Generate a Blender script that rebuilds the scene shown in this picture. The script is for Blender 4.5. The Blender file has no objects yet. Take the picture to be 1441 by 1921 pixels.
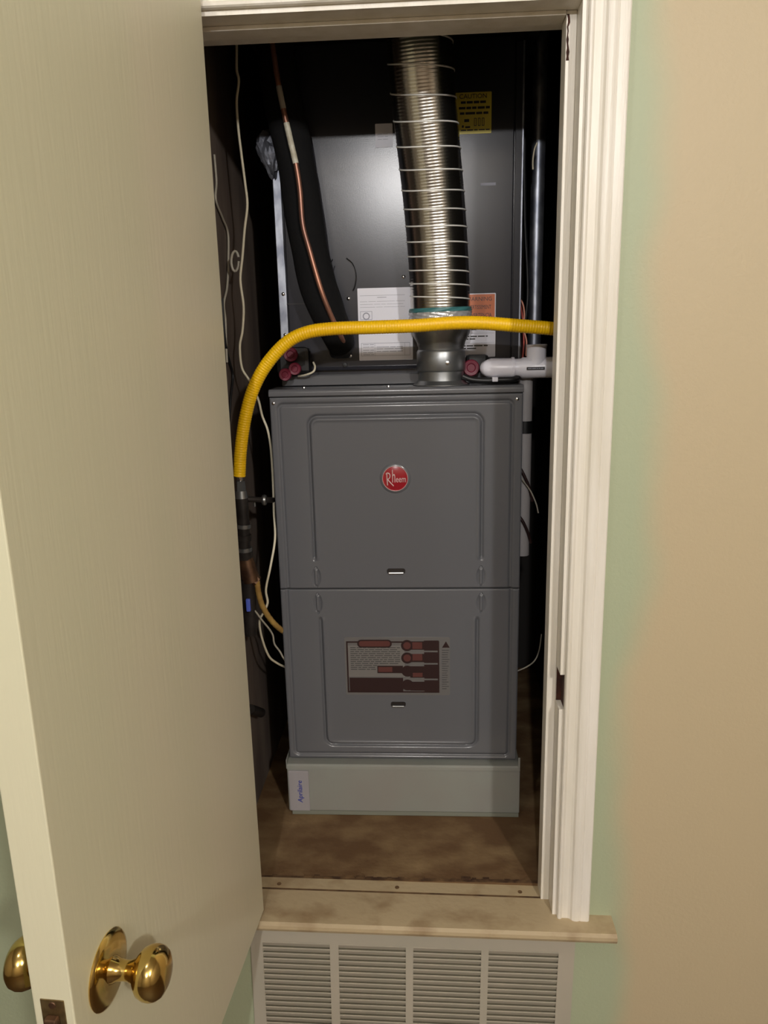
import bpy, bmesh, math, random
from mathutils import Vector, Matrix

# ------------------------------------------------------------------ camera, world, lights, exposure
W, H, F = 1441.0, 1921.0, 1400.0
PITCH, YAW, ROLL = 0.229635, 0.059298, -0.023156
CAM = Vector((0.06397, -1.55993, 0.96534))
scene = bpy.context.scene
C = scene.collection
_fwd = Vector((-math.sin(YAW)*math.cos(PITCH), math.cos(YAW)*math.cos(PITCH), -math.sin(PITCH)))
_r0 = Vector((math.cos(YAW), math.sin(YAW), 0)); _u0 = _r0.cross(_fwd)
_rt = math.cos(ROLL)*_r0 + math.sin(ROLL)*_u0; _up = -math.sin(ROLL)*_r0 + math.cos(ROLL)*_u0
cd = bpy.data.cameras.new('camera'); cd.sensor_fit = 'HORIZONTAL'; cd.sensor_width = 36.0
cd.lens = F/W*36.0; cd.clip_start = 0.02
co = bpy.data.objects.new('camera', cd); C.objects.link(co)
_m = Matrix((( _rt.x, _up.x, -_fwd.x), (_rt.y, _up.y, -_fwd.y), (_rt.z, _up.z, -_fwd.z))).to_4x4()
_m.translation = CAM; co.matrix_world = _m
scene.camera = co

wd = bpy.data.worlds.new('world'); scene.world = wd; wd.use_nodes = True
wd.node_tree.nodes['Background'].inputs[0].default_value = (0.8, 0.85, 1, 1)
wd.node_tree.nodes['Background'].inputs[1].default_value = 0.02

def lamp(name, loc, power, color, radius):
    l = bpy.data.lights.new(name, 'POINT'); l.energy = power; l.color = color; l.shadow_soft_size = radius
    o = bpy.data.objects.new(name, l); o.location = loc; C.objects.link(o)
lamp('hall_ceiling_bulb', (-0.08, -3.50, 1.96), 118.0, (1.0, 0.985, 0.98), 0.035)
lamp('far_ceiling_bulb', (1.10, -3.00, 1.97), 128.0, (1.0, 0.972, 0.93), 0.06)
lamp('side_ceiling_bulb', (-0.55, -1.55, 1.87), 13.0, (1.0, 0.975, 0.95), 0.022)

vs = scene.view_settings
vs.view_transform = 'Standard'; vs.look = 'None'; vs.gamma = 1.0; vs.use_curve_mapping = False
vs.exposure = 0.0

# ------------------------------------------------------------------ photo pixel -> place
def ray(x, y): return _fwd + _rt*((x-W/2)/F) - _up*((y-H/2)/F)
def onY(x, y, Y):
    d = ray(x, y); return CAM + d*((Y-CAM.y)/d.y)
def onX(x, y, X):
    d = ray(x, y); return CAM + d*((X-CAM.x)/d.x)
def path(pts): return [onY(x, y, Y) for x, y, Y in pts]

# ------------------------------------------------------------------ materials
def lin(c):
    f = lambda v: v/12.92 if v <= 0.04045 else ((v+0.055)/1.055)**2.4
    return tuple(f(v/255.0) for v in c) + (1.0,)
def mat(name, col, rough=0.5, metal=0.0, spec=0.5, col2=None, scale=6.0, stretch=(1, 1, 1), bump=0.0, bscale=200.0,
        detail=3.0, lo=0.35, hi=0.65, coat=0.0, rough2=None):
    m = bpy.data.materials.new(name); m.use_nodes = True
    nt = m.node_tree; N = nt.nodes; L = nt.links; b = N['Principled BSDF']
    b.inputs['Base Color'].default_value = col; b.inputs['Roughness'].default_value = rough
    b.inputs['Metallic'].default_value = metal; b.inputs['Specular IOR Level'].default_value = spec
    b.inputs['Coat Weight'].default_value = coat; b.inputs['Coat Roughness'].default_value = 0.12
    if col2 is not None or bump:
        tc = N.new('ShaderNodeTexCoord'); mp = N.new('ShaderNodeMapping'); L.new(tc.outputs['Object'], mp.inputs[0])
        mp.inputs['Scale'].default_value = stretch
    if col2 is not None:
        n = N.new('ShaderNodeTexNoise'); n.inputs['Scale'].default_value = scale; n.inputs['Detail'].default_value = detail
        L.new(mp.outputs[0], n.inputs['Vector'])
        r = N.new('ShaderNodeMapRange'); r.inputs[1].default_value = lo; r.inputs[2].default_value = hi
        L.new(n.outputs['Fac'], r.inputs[0])
        x = N.new('ShaderNodeMix'); x.data_type = 'RGBA'; x.inputs[6].default_value = col; x.inputs[7].default_value = col2
        L.new(r.outputs[0], x.inputs[0]); L.new(x.outputs[2], b.inputs['Base Color'])
        if rough2 is not None:
            rr = N.new('ShaderNodeMapRange'); rr.inputs[3].default_value = rough; rr.inputs[4].default_value = rough2
            L.new(r.outputs[0], rr.inputs[0]); L.new(rr.outputs[0], b.inputs['Roughness'])
    if bump:
        n2 = N.new('ShaderNodeTexNoise'); n2.inputs['Scale'].default_value = bscale; n2.inputs['Detail'].default_value = 3
        L.new(mp.outputs[0], n2.inputs['Vector'])
        bp = N.new('ShaderNodeBump'); bp.inputs['Strength'].default_value = bump; bp.inputs['Distance'].default_value = 0.002
        L.new(n2.outputs['Fac'], bp.inputs['Height']); L.new(bp.outputs[0], b.inputs['Normal'])
    return m

M = {}
M['trim'] = mat('cream_trim_paint', lin((236, 231, 221)), 0.38, col2=lin((224, 218, 204)), scale=5, stretch=(6, 6, .6), bump=.25, bscale=60)
M['door'] = mat('cream_door_paint', lin((218, 210, 184)), 0.42, col2=lin((210, 207, 178)), scale=1.2, stretch=(2.4, 2.4, .22), bump=.15, bscale=60)
M['wall'] = None
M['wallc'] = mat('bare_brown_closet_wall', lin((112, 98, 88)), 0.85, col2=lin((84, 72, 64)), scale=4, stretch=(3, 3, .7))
M['dark'] = mat('shade_dark_closet_wall', lin((40, 36, 33)), 0.9)  # closet shade put into a near-black wall colour, keeps bounce low
M['hallfloor'] = mat('dark_brown_hall_floor', lin((74, 54, 38)), 0.6, col2=lin((58, 42, 30)), scale=40)
M['hallwall'] = mat('taupe_hall_paint', lin((140, 126, 108)), 0.7)
M['ceil'] = mat('beige_ceiling_paint', lin((168, 156, 138)), 0.8)
M['ply'] = mat('stained_plywood', lin((96, 70, 42)), 0.8, col2=lin((136, 112, 78)), scale=10, stretch=(.9, 1.3, 1), bump=.5, bscale=90, detail=8, lo=.42, hi=.72)
M['sill'] = mat('dirty_cream_sill_paint', lin((176, 158, 126)), 0.5, col2=lin((128, 102, 70)), scale=14, stretch=(1, 1.4, 1), bump=.3, bscale=70, detail=7, lo=.5, hi=.85)
M['grime'] = mat('brown_grime', lin((62, 40, 22)), 0.9, col2=lin((110, 84, 54)), scale=30)
M['furn'] = mat('grey_furnace_enamel', lin((97, 98, 102)), 0.18, spec=.5, bump=.02, bscale=600)
M['furnd'] = mat('dark_grey_inner_metal', lin((58, 58, 58)), 0.5)
M['coil'] = mat('charcoal_coil_enamel', lin((46, 46, 52)), 0.22, spec=.42, bump=.03, bscale=500)
M['galv'] = mat('galvanised_steel', lin((176, 180, 190)), 0.42, metal=.9, col2=lin((130, 134, 146)), scale=40, stretch=(1, 1, .6))
M['alu'] = mat('flexible_aluminium', lin((192, 189, 182)), 0.23, metal=1.0, bump=.05, bscale=200)
M['seam'] = mat('glint_white_seam', lin((248, 247, 242)), 0.4, metal=.35)  # highlight along the flue ridges painted in as near-white metal
M['steel'] = mat('grey_steel_pipe', lin((150, 152, 152)), 0.36, metal=.85, col2=lin((126, 128, 130)), scale=18)
M['screw'] = mat('bright_screw_zinc', lin((225, 225, 225)), 0.2, metal=1.0)
M['yellow'] = mat('yellow_gas_hose_jacket', lin((250, 200, 10)), 0.42, col2=lin((240, 188, 8)), scale=12)
M['iron'] = mat('black_iron_pipe', lin((58, 54, 52)), 0.45, metal=.4, col2=lin((40, 36, 34)), scale=30)
M['brass'] = mat('polished_brass', lin((222, 196, 122)), 0.13, metal=1.0, col2=lin((198, 164, 96)), scale=20)
M['brassdull'] = mat('dull_brass', lin((112, 84, 62)), 0.45, metal=.7, col2=lin((74, 52, 40)), scale=40)
M['connector'] = mat('dull_yellow_connector_coating', lin((178, 144, 78)), 0.5, col2=lin((150, 116, 60)), scale=40)
M['latch'] = mat('worn_brass_plate', lin((150, 130, 90)), 0.35, metal=.8, col2=lin((112, 92, 60)), scale=60)
M['blue'] = mat('blue_valve_handle', lin((92, 112, 220)), 0.4)
M['copper'] = mat('bare_copper', lin((176, 126, 104)), 0.4, metal=.7, col2=lin((126, 92, 80)), scale=30, stretch=(1, 1, .3))
M['paintdab'] = mat('pale_paint_on_copper', lin((214, 212, 196)), 0.5, col2=lin((176, 168, 146)), scale=60)
M['foam'] = mat('black_pipe_foam', lin((15, 15, 16)), 0.9, spec=.25, bump=.5, bscale=120)
M['wire'] = mat('ivory_cable_sheath', lin((214, 206, 182)), 0.45)
M['wiregrey'] = mat('grey_white_cable_sheath', lin((170, 164, 150)), 0.5)
M['wireblk'] = mat('black_cable_sheath', lin((18, 18, 20)), 0.5)
M['wirered'] = mat('red_wire', lin((170, 70, 60)), 0.45)
M['wirepink'] = mat('salmon_wire', lin((214, 150, 130)), 0.45)
M['pvc'] = mat('white_pvc', lin((236, 236, 244)), 0.3, col2=lin((226, 224, 234)), scale=12)
M['pvcgrey'] = mat('downpipe_grey_pvc', lin((168, 164, 164)), 0.45)  # even grey for the downpipe, darker than the tee
M['rubber'] = mat('black_rubber', lin((16, 16, 17)), 0.45)
M['cap'] = mat('raspberry_plastic_plug', lin((104, 20, 44)), 0.45)
M['paper'] = mat('white_label_paper', lin((226, 226, 236)), 0.4)
M['yellab'] = mat('yellow_caution_paper', lin((224, 206, 70)), 0.4)
M['orange'] = mat('orange_warning_ink', lin((206, 112, 64)), 0.45)
M['ink'] = mat('black_label_ink', lin((30, 24, 22)), 0.5)
M['inkgrey'] = mat('grey_label_ink', lin((150, 152, 164)), 0.5)
M['inkfaint'] = mat('faint_label_ink', lin((190, 192, 202)), 0.5)
M['inkbrown'] = mat('dark_maroon_label_ink', lin((44, 26, 26)), 0.4)
M['inkred'] = mat('dull_red_label_ink', lin((88, 50, 46)), 0.4)
M['inkfilm'] = mat('pale_grey_label_film', lin((114, 111, 108)), 0.3)
M['inkfilm2'] = mat('clear_label_film_on_grey', lin((105, 103, 102)), 0.22)
M['inkblue'] = mat('blue_label_ink', lin((30, 52, 150)), 0.45)
M['tape'] = mat('clear_and_silver_tape', lin((206, 206, 206)), 0.25, metal=.5, bump=.9, bscale=90)
M['teal'] = mat('teal_tape_print', lin((62, 116, 118)), 0.4)
M['foil'] = mat('crumpled_foil_tape', lin((110, 112, 120)), 0.5, metal=.6, bump=1.0, bscale=50)
M['filter'] = mat('white_filter_cabinet_enamel', lin((142, 146, 138)), 0.45, col2=lin((140, 138, 132)), scale=5)
M['filterlip'] = mat('grey_white_flange', lin((118, 120, 108)), 0.45)
M['sticker'] = mat('grey_white_sticker', lin((156, 152, 154)), 0.4)
M['red'] = mat('red_emblem_enamel', lin((150, 18, 34)), 0.2, coat=.8)
M['chrome'] = mat('emblem_chrome', lin((232, 208, 208)), 0.3, metal=.5)
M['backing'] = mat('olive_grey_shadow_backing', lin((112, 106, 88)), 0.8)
M['grille'] = mat('cream_grille_enamel', lin((180, 172, 156)), 0.4, col2=lin((174, 168, 152)), scale=8)
M['wood'] = mat('bare_mortise_wood', lin((70, 36, 22)), 0.9, col2=lin((44, 20, 12)), scale=60)
M['duct'] = mat('dark_duct_metal', lin((84, 84, 88)), 0.5, metal=.5)

# wall paint: sage green by the doorway fading into warm beige further along the wall
def wall_mat():
    m = bpy.data.materials.new('sage_and_beige_wall_paint'); m.use_nodes = True
    nt = m.node_tree; N = nt.nodes; L = nt.links; b = N['Principled BSDF']; b.inputs['Roughness'].default_value = 0.55
    tc = N.new('ShaderNodeTexCoord'); sp = N.new('ShaderNodeSeparateXYZ'); L.new(tc.outputs['Object'], sp.inputs[0])
    n = N.new('ShaderNodeTexNoise'); n.inputs['Scale'].default_value = 2.2; n.inputs['Detail'].default_value = 2
    L.new(tc.outputs['Object'], n.inputs['Vector'])
    ma = N.new('ShaderNodeMath'); ma.operation = 'MULTIPLY_ADD'; ma.inputs[1].default_value = 0.16; L.new(n.outputs['Fac'], ma.inputs[0]); L.new(sp.outputs['X'], ma.inputs[2])
    r = N.new('ShaderNodeMapRange'); r.interpolation_type = 'SMOOTHSTEP'; r.inputs[1].default_value = 0.475; r.inputs[2].default_value = 0.545; L.new(ma.outputs[0], r.inputs[0])
    x = N.new('ShaderNodeMix'); x.data_type = 'RGBA'; x.inputs[6].default_value = lin((170, 178, 148)); x.inputs[7].default_value = lin((190, 174, 142))
    L.new(r.outputs[0], x.inputs[0]); L.new(x.outputs[2], b.inputs['Base Color'])
    n2 = N.new('ShaderNodeTexNoise'); n2.inputs['Scale'].default_value = 160; n2.inputs['Detail'].default_value = 2
    L.new(tc.outputs['Object'], n2.inputs['Vector'])
    bp = N.new('ShaderNodeBump'); bp.inputs['Strength'].default_value = .25; bp.inputs['Distance'].default_value = .002
    L.new(n2.outputs['Fac'], bp.inputs['Height']); L.new(bp.outputs[0], b.inputs['Normal'])
    return m
M['wall'] = wall_mat()

# ------------------------------------------------------------------ mesh helpers
class MB:
    def __init__(self): self.v = []; self.f = []; self.s = []
    def add(self, vs, fs, smooth=False):
        o = len(self.v); self.v += [tuple(p) for p in vs]
        self.f += [tuple(i+o for i in q) for q in fs]; self.s += [smooth]*len(fs)
        return self
    def box(self, x0, x1, y0, y1, z0, z1, c=0.0):
        if c <= 0:
            v = [(x, y, z) for z in (z0, z1) for y in (y0, y1) for x in (x0, x1)]
            return self.add(v, [(0, 2, 3, 1), (4, 5, 7, 6), (0, 1, 5, 4), (2, 6, 7, 3), (0, 4, 6, 2), (1, 3, 7, 5)])
        bm = bmesh.new(); bmesh.ops.create_cube(bm, size=1)
        for p in bm.verts: p.co = Vector(((x0+x1)/2+p.co.x*(x1-x0), (y0+y1)/2+p.co.y*(y1-y0), (z0+z1)/2+p.co.z*(z1-z0)))
        bmesh.ops.bevel(bm, geom=list(bm.edges), offset=c, segments=2, profile=.5, affect='EDGES')
        bm.verts.index_update()
        self.add([p.co[:] for p in bm.verts], [[p.index for p in f.verts] for f in bm.faces]); bm.free(); return self
    def tube(self, pts, r, n=12, cap=True, smooth=True):
        pts = [Vector(p) for p in pts]; k = len(pts)
        T = [(pts[min(i+1, k-1)]-pts[max(i-1, 0)]).normalized() for i in range(k)]
        up = Vector((0, 0, 1)) if abs(T[0].z) < .9 else Vector((0, 1, 0))
        a = T[0].cross(up).normalized(); vs = []; fs = []
        for i in range(k):
            a = (a - T[i]*a.dot(T[i])).normalized(); b = T[i].cross(a)
            for j in range(n):
                t = 2*math.pi*j/n; rr = r(i, j) if callable(r) else r
                vs.append(pts[i]+(a*math.cos(t)+b*math.sin(t))*rr)
        for i in range(k-1):
            for j in range(n):
                fs.append((i*n+j, i*n+(j+1) % n, (i+1)*n+(j+1) % n, (i+1)*n+j))
        self.add(vs, fs, smooth)
        if cap:
            self.add([vs[j] for j in range(n)], [tuple(reversed(range(n)))]); self.add(vs[-n:], [tuple(range(n))])
        return self
    def lathe(self, prof, o=(0, 0, 0), ax='z', n=32, smooth=True):
        o = Vector(o); vs = []; fs = []
        for r, h in prof:
            for j in range(n):
                t = 2*math.pi*j/n; c, s = math.cos(t)*r, math.sin(t)*r
                p = {'z': (c, s, h), 'y': (s, h, c), 'x': (h, c, s)}[ax]
                vs.append(o+Vector(p))
        for i in range(len(prof)-1):
            for j in range(n): fs.append((i*n+j, i*n+(j+1) % n, (i+1)*n+(j+1) % n, (i+1)*n+j))
        fs.append(tuple(reversed(range(n)))); fs.append(tuple((len(prof)-1)*n+j for j in range(n)))
        return self.add(vs, fs, smooth)
    def prism(self, poly, y0, y1):   # poly in (x,z), extruded along y (y0 = front)
        n = len(poly); vs = [(x, y0, z) for x, z in poly]+[(x, y1, z) for x, z in poly]
        fs = [tuple(range(n)), tuple(reversed(range(n, 2*n)))]+[(i, i+n, (i+1) % n+n, (i+1) % n) for i in range(n)]
        return self.add(vs, fs)
    def obj(self, name, m, parent=None, sharp=40):
        me = bpy.data.meshes.new(name); me.from_pydata(self.v, [], self.f); me.validate()
        bm = bmesh.new(); bm.from_mesh(me); bmesh.ops.recalc_face_normals(bm, faces=bm.faces); bm.to_mesh(me); bm.free()
        if any(self.s):
            me.polygons.foreach_set('use_smooth', [True]*len(me.polygons)); me.set_sharp_from_angle(angle=math.radians(sharp))
        me.materials.append(M[m] if isinstance(m, str) else m)
        o = bpy.data.objects.new(name, me); C.objects.link(o)
        if name == 'print': o['kind'] = 'stuff'
        if parent: o.parent = parent
        return o
def spline(pts, per=10):
    P = [Vector(p) for p in pts]; P = [P[0]*2-P[1]]+P+[P[-1]*2-P[-2]]; out = []
    for i in range(1, len(P)-2):
        for k in range(per):
            t = k/per; a, b, c, d = P[i-1:i+3]
            out.append(.5*((2*b)+(c-a)*t+(2*a-5*b+4*c-d)*t*t+(3*b-a-3*c+d)*t**3))
    out.append(P[-2]); return out
def resample(pts, step):
    out = [pts[0].copy()]; acc = 0.0
    for a, b in zip(pts, pts[1:]):
        L = (b-a).length; d = step-acc
        while d <= L:
            out.append(a.lerp(b, d/L)); d += step
        acc = L-(d-step)
    return out
def tag(o, label, cat, group=None):
    o['label'] = label; o['category'] = cat
    if group: o['group'] = group
    return o
def thing(name, label, cat, loc=(0, 0, 0), group=None):
    o = bpy.data.objects.new(name, None); o.empty_display_size = .05; o.location = loc; C.objects.link(o)
    return tag(o, label, cat, group)
def kid(o, p):     # parent while keeping place (parents here only carry a location)
    o.parent = p; o.location = o.location-p.location; return o
def struct(o, label=None, cat=None):
    o['kind'] = 'structure'
    if label: o['label'] = label
    if cat: o['category'] = cat
    return o
def text(name, body, size, m, loc, parent=None, align='CENTER', rot=(math.pi/2, 0, 0), sx=1.0, thick=.0003, shear=0.0):
    cu = bpy.data.curves.new(name, 'FONT'); cu.body = body; cu.size = size; cu.align_x = align; cu.align_y = 'CENTER'
    cu.extrude = thick; cu.shear = shear; cu.resolution_u = 3
    t = bpy.data.objects.new(name+'_tmp', cu); C.objects.link(t)
    bpy.context.view_layer.update()
    me = bpy.data.meshes.new_from_object(t.evaluated_get(bpy.context.evaluated_depsgraph_get()))
    bpy.data.objects.remove(t); bpy.data.curves.remove(cu)
    me.materials.clear(); me.materials.append(M[m])
    o = bpy.data.objects.new(name, me); C.objects.link(o); o.location = loc; o.rotation_euler = rot; o.scale = (sx, 1, 1)
    if parent: o.parent = parent
    return o
def rrect(x0, x1, z0, z1, r, n=5):
    out = []
    for cx, cz, a in ((x1-r, z1-r, 0), (x0+r, z1-r, 90), (x0+r, z0+r, 180), (x1-r, z0+r, 270)):
        for k in range(n+1):
            t = math.radians(a+90*k/n); out.append((cx+r*math.cos(t), cz+r*math.sin(t)))
    return out

# ------------------------------------------------------------------ the setting
ZF = -0.133          # closet floor
HF = -0.63           # hall floor
HC = 2.25            # hall ceiling
YW = -0.304          # hall face of the closet wall
YB = -0.19           # closet face of that wall
OL, OR_, OT = -0.338, 0.320, 1.462   # rough opening
m = MB()
m.box(-2.6, OL, YW, YB, HF, HC); m.box(OR_, 2.4, YW, YB, HF, HC); m.box(OL, OR_, YW, YB, OT, HC); m.box(OL, OR_, YW, YB, HF, -0.166)
struct(m.obj('wall_front', 'wall'), 'sage green wall fading to beige around the furnace closet doorway', 'wall')
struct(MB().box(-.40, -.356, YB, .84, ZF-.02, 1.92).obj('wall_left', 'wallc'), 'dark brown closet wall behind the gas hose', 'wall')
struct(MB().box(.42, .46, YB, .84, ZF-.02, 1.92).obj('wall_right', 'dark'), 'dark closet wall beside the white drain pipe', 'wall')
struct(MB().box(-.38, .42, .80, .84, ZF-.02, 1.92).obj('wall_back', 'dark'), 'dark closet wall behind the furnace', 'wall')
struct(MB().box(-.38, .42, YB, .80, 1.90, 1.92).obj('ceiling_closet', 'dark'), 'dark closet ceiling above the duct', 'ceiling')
fl = struct(MB().box(-.38, .42, -.228, .80, ZF-.02, ZF).obj('floor_closet', 'ply'), 'stained brown plywood closet floor in front of the furnace', 'floor')
struct(MB().box(-2.6, 2.4, -5.2, YW, HF-.03, HF).obj('floor', 'hallfloor'), 'dark brown hall floor below the return grille', 'floor')
struct(MB().box(-2.6, 2.4, -5.2, YW, HC, HC+.03).obj('ceiling', 'ceil'), 'beige hall ceiling', 'ceiling')
wh1 = struct(MB().box(-2.64, -2.6, -5.2, YB, HF, HC).obj('wall_hall_left', 'hallwall'), 'plain hall wall on the knob side of the open door', 'wall')
struct(MB().box(2.4, 2.44, -5.2, YB, HF, HC).obj('wall_hall_right', 'hallwall'), 'plain hall wall across from the open door', 'wall')
struct(MB().box(-2.64, 2.44, -5.24, -5.2, HF, HC).obj('wall_hall_back', 'hallwall'), 'plain hall wall facing the closet', 'wall')

# closet sill with nosing, back batten
m = MB()
prof = [(-.228, -.150), (-.228, -.129), (-.258, -.129), (-.2595, -.1315), (-.2625, -.1315), (-.264, -.128), (-.338, -.1275), (-.350, -.1285), (-.3555, -.133), (-.357, -.139), (-.355, -.145), (-.350, -.1475), (-.306, -.1475), (-.306, -.150)]
def extrude_x(mb, prof, x0, x1, smooth=False):
    n = len(prof); vs = [(x0, y, z) for y, z in prof]+[(x1, y, z) for y, z in prof]
    return mb.add(vs, [tuple(range(n)), tuple(reversed(range(n, 2*n)))]+[(i, (i+1) % n, (i+1) % n+n, i+n) for i in range(n)], smooth)
extrude_x(m, [(-.228, -.152), (-.228, -.129), (-.258, -.129), (-.2595, -.1315), (-.2625, -.1315), (-.264, -.128), (-.304, -.1277), (-.304, -.152)], OL, OR_)
sill = struct(m.obj('trim_7', 'sill'), 'dirty cream painted sill board under the closet doorway', 'sill')
m = MB(); extrude_x(m, [(-.304, -.1277), (-.338, -.1275), (-.350, -.1285), (-.3555, -.133), (-.357, -.139), (-.355, -.145), (-.350, -.1475), (-.304, -.1475)], -.40, .414, True)
m.obj('nosing', 'sill', sill, 30)
m = MB(); m.box(-.338, .30, -.2638, -.2583, -.1318, -.1288); m.obj('grime_line', 'grime', sill)
m = MB()
random.seed(4)
for k in range(26):
    x = -.29+k*.022; w = random.uniform(.004, .016); y = -.2255+random.uniform(-.002, .004)
    m.box(x, x+w+.004, y, y+random.uniform(.003, .008), ZF, ZF+random.uniform(.001, .0035))
m.box(-.3, .29, -.228, -.224, ZF, ZF+.0012)
m.obj('dirt_crumbs', 'grime', fl)['kind'] = 'stuff'
MB().box(-.345, .40, -.2279, -.2195, ZF, ZF+.0009).obj('dirt_line', 'grime', fl)
m = MB()
for x, y, z in ((-.249, -.247, -.129), (-.005, -.246, -.129), (.245, -.247, -.129)):
    m = MB(); m.lathe([(.0045, 0), (.0045, .0006), (.002, .0007)], (x, y, z), 'z', 12); m.obj('nail_head', 'grime', sill)

TILT = math.radians(.95)
def settle(o, x0=-.30):   # the sill and grille have settled: lower toward the strike jamb
    o.rotation_euler = (0, TILT, 0); p = Vector((x0, 0, -.128)); o.location = p + Matrix.Rotation(TILT, 3, 'Y') @ (o.location-p)
settle(sill)
# casings: profile in (t along the width from opening outward, depth proud of wall)
CP = [(0, 0), (0, .011), (.002, .0135), (.005, .014), (.0075, .0125), (.009, .0105), (.020, .0105), (.024, .0125), (.027, .0165), (.031, .0185), (.036, .0190), (.040, .0178), (.042, .0168), (.0435, .0178), (.055, .0185), (.058, .0178), (.060, .016), (.060, 0)]
zb, zt = -.1395, 1.452
def casing_v(x0, sgn, z0, z1):
    m = MB(); n = len(CP)
    vs = [(x0+sgn*t, YW-d, z0) for t, d in CP]+[(x0+sgn*t, YW-d, z1+t) for t, d in CP]
    return m.add(vs, [tuple(range(n)), tuple(reversed(range(n, 2*n)))]+[(i, (i+1) % n, (i+1) % n+n, i+n) for i in range(n)], True)
struct(casing_v(.308, 1, zb, zt).obj('trim_1', 'trim', None, 25), 'white moulded door casing between jamb and green wall', 'trim')
struct(casing_v(-.327, -1, zb, zt).obj('trim_3', 'trim', None, 25), 'white moulded door casing behind the open door', 'trim')
m = MB(); n = len(CP)
vs = [(-.327-t, YW-d, zt+t) for t, d in CP]+[(.308+t, YW-d, zt+t) for t, d in CP]
m.add(vs, [tuple(range(n)), tuple(reversed(range(n, 2*n)))]+[(i, (i+1) % n, (i+1) % n+n, i+n) for i in range(n)], True)
struct(m.obj('trim_2', 'trim', None, 25), 'white moulded head casing above the doorway', 'trim')
# jambs and stops
JR, JL, JT = .300, -.318, 1.4445
# right jamb with a chiselled strike mortise: built around the notch
ma, mb_ = .300, .368     # mortise heights
m = MB()
for z0, z1 in ((zb, ma), (mb_, JT)): m.box(JR, OR_, -.306, YB, z0, z1)
m.box(JR+.010, OR_, -.306, YB, ma, mb_); m.box(JR, JR+.010, -.268, YB, ma, mb_)
jr = struct(m.obj('trim_4', 'trim'), 'white door jamb with chiselled strike hole beside the furnace', 'trim')
m = MB().box(.2835, .2998, -.266, -.226, zb, JT-.0002, .0015); m.obj('door_stop', 'trim', jr)
m = MB().box(JR+.0090, JR+.0104, -.3059, -.268, ma, mb_); m.box(JR+.0004, JR+.0092, -.2696, -.2680, ma, mb_); m.box(JR+.0004, JR+.0092, -.3055, -.2694, mb_-.0012, mb_+.0001); m.obj('strike_mortise', 'wood', jr)
random.seed(21); L_, R_ = [], []
for k in range(12):
    z = 1.375+k*.0058; L_.append((.2846+random.uniform(-.0005, .0012), z)); R_.append((.2880+random.uniform(-.0014, .0022), z))
m = MB(); m.prism(L_+R_[::-1], -.2664, -.2655)
m.obj('chipped_paint', 'wood', jr)
jl = struct(MB().box(OL, JL, -.306, YB, zb, JT).obj('trim_5', 'trim'), 'white hinge-side door jamb behind the open door', 'trim')
MB().box(JL+.0002, JL+.0165, -.266, -.226, zb, JT-.0002, .0015).obj('door_stop', 'trim', jl)
jh = struct(MB().box(OL, OR_, -.306, YB, JT, OT).obj('trim_6', 'trim'), 'white head jamb above the furnace closet doorway', 'trim')
MB().box(JL+.017, .283, -.268, -.231, 1.4375, JT-.0002, .001).obj('door_stop', 'trim', jh)

# ------------------------------------------------------------------ the open door
PIN = Vector((-.3155, -.324, 0)); DA = math.radians(-93.7)
leaf = MB().box(.002, .624, .009, .053, -.121, 1.478, .0015).obj('door_1', 'door')
leaf.location = PIN; leaf.rotation_euler = (0, 0, DA)
struct(leaf, 'cream painted flush door standing open with brass knob', 'door')
KX, KZ = .555, .284
for s, y0 in ((1, .053), (-1, .009)):
    def P(pr): return [(r, y0+s*h) for r, h in pr]
    kb = MB().lathe(P([(.0125, .030), (.014, .034), (.020, .037), (.0255, .042), (.0285, .049), (.0290, .055), (.0275, .061), (.0235, .066), (.0165, .0695), (.008, .071), (.001, .0712)]), (KX, 0, KZ), 'y', 40)
    k = kb.obj('door_knob', 'brass', leaf)
    MB().lathe(P([(.0150, .0065), (.0135, .010), (.0115, .014), (.0105, .022), (.0112, .028), (.0140, .0335)]), (KX, 0, KZ), 'y', 32).obj('knob_neck', 'brass', k)
    MB().lathe(P([(.0415, .0), (.0420, .0015), (.0405, .0034), (.036, .0048), (.028, .0052), (.022, .0062), (.016, .0068), (.001, .0068)]), (KX, 0, KZ), 'y', 40).obj('knob_rose', 'brass', k)
lp = MB().box(.6238, .6252, .0180, .0440, KZ-.0285, KZ+.0285, .0006).obj('latch_plate', 'latch', leaf)
MB().lathe([(.0042, 0), (.0036, .001), (.0012, .0012)], (.6250, .0310, KZ+.022), 'x', 14).obj('screw', 'brassdull', lp)
MB().lathe([(.0042, 0), (.0036, .001), (.0012, .0012)], (.6250, .0310, KZ-.022), 'x', 14).obj('screw', 'brassdull', lp)
MB().box(.6250, .634, .0240, .0380, KZ-.011, KZ+.011, .002).obj('latch_bolt', 'brassdull', lp)

# ------------------------------------------------------------------ return air grille below the sill
gr = thing('return_air_grille', 'cream stamped metal return air grille set under the closet sill', 'vent grille', (.024, YW, -.56))
GX0, GX1, GZ1 = -.298, .346, -.1500
cols = [(-.274, -.138), (-.1205, .0145), (.0295, .1645), (.179, .316)]
rows = 26; pitch = .01325; zt_ = -.2115; zb_ = zt_-rows*pitch
m = MB()
ya, yb = YW-.0065, YW-.0005
m.box(GX0, cols[0][0], ya, yb, zb_-.03, GZ1); m.box(cols[3][1], GX1, ya, yb, zb_-.03, GZ1)
m.box(cols[0][0], cols[3][1], ya, yb, zt_, GZ1); m.box(cols[0][0], cols[3][1], ya, yb, zb_-.03, zb_)
for a, b in zip(cols, cols[1:]): m.box(a[1], b[0], ya, yb, zb_, zt_)
kid(m.obj('frame', 'grille'), gr)
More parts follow.
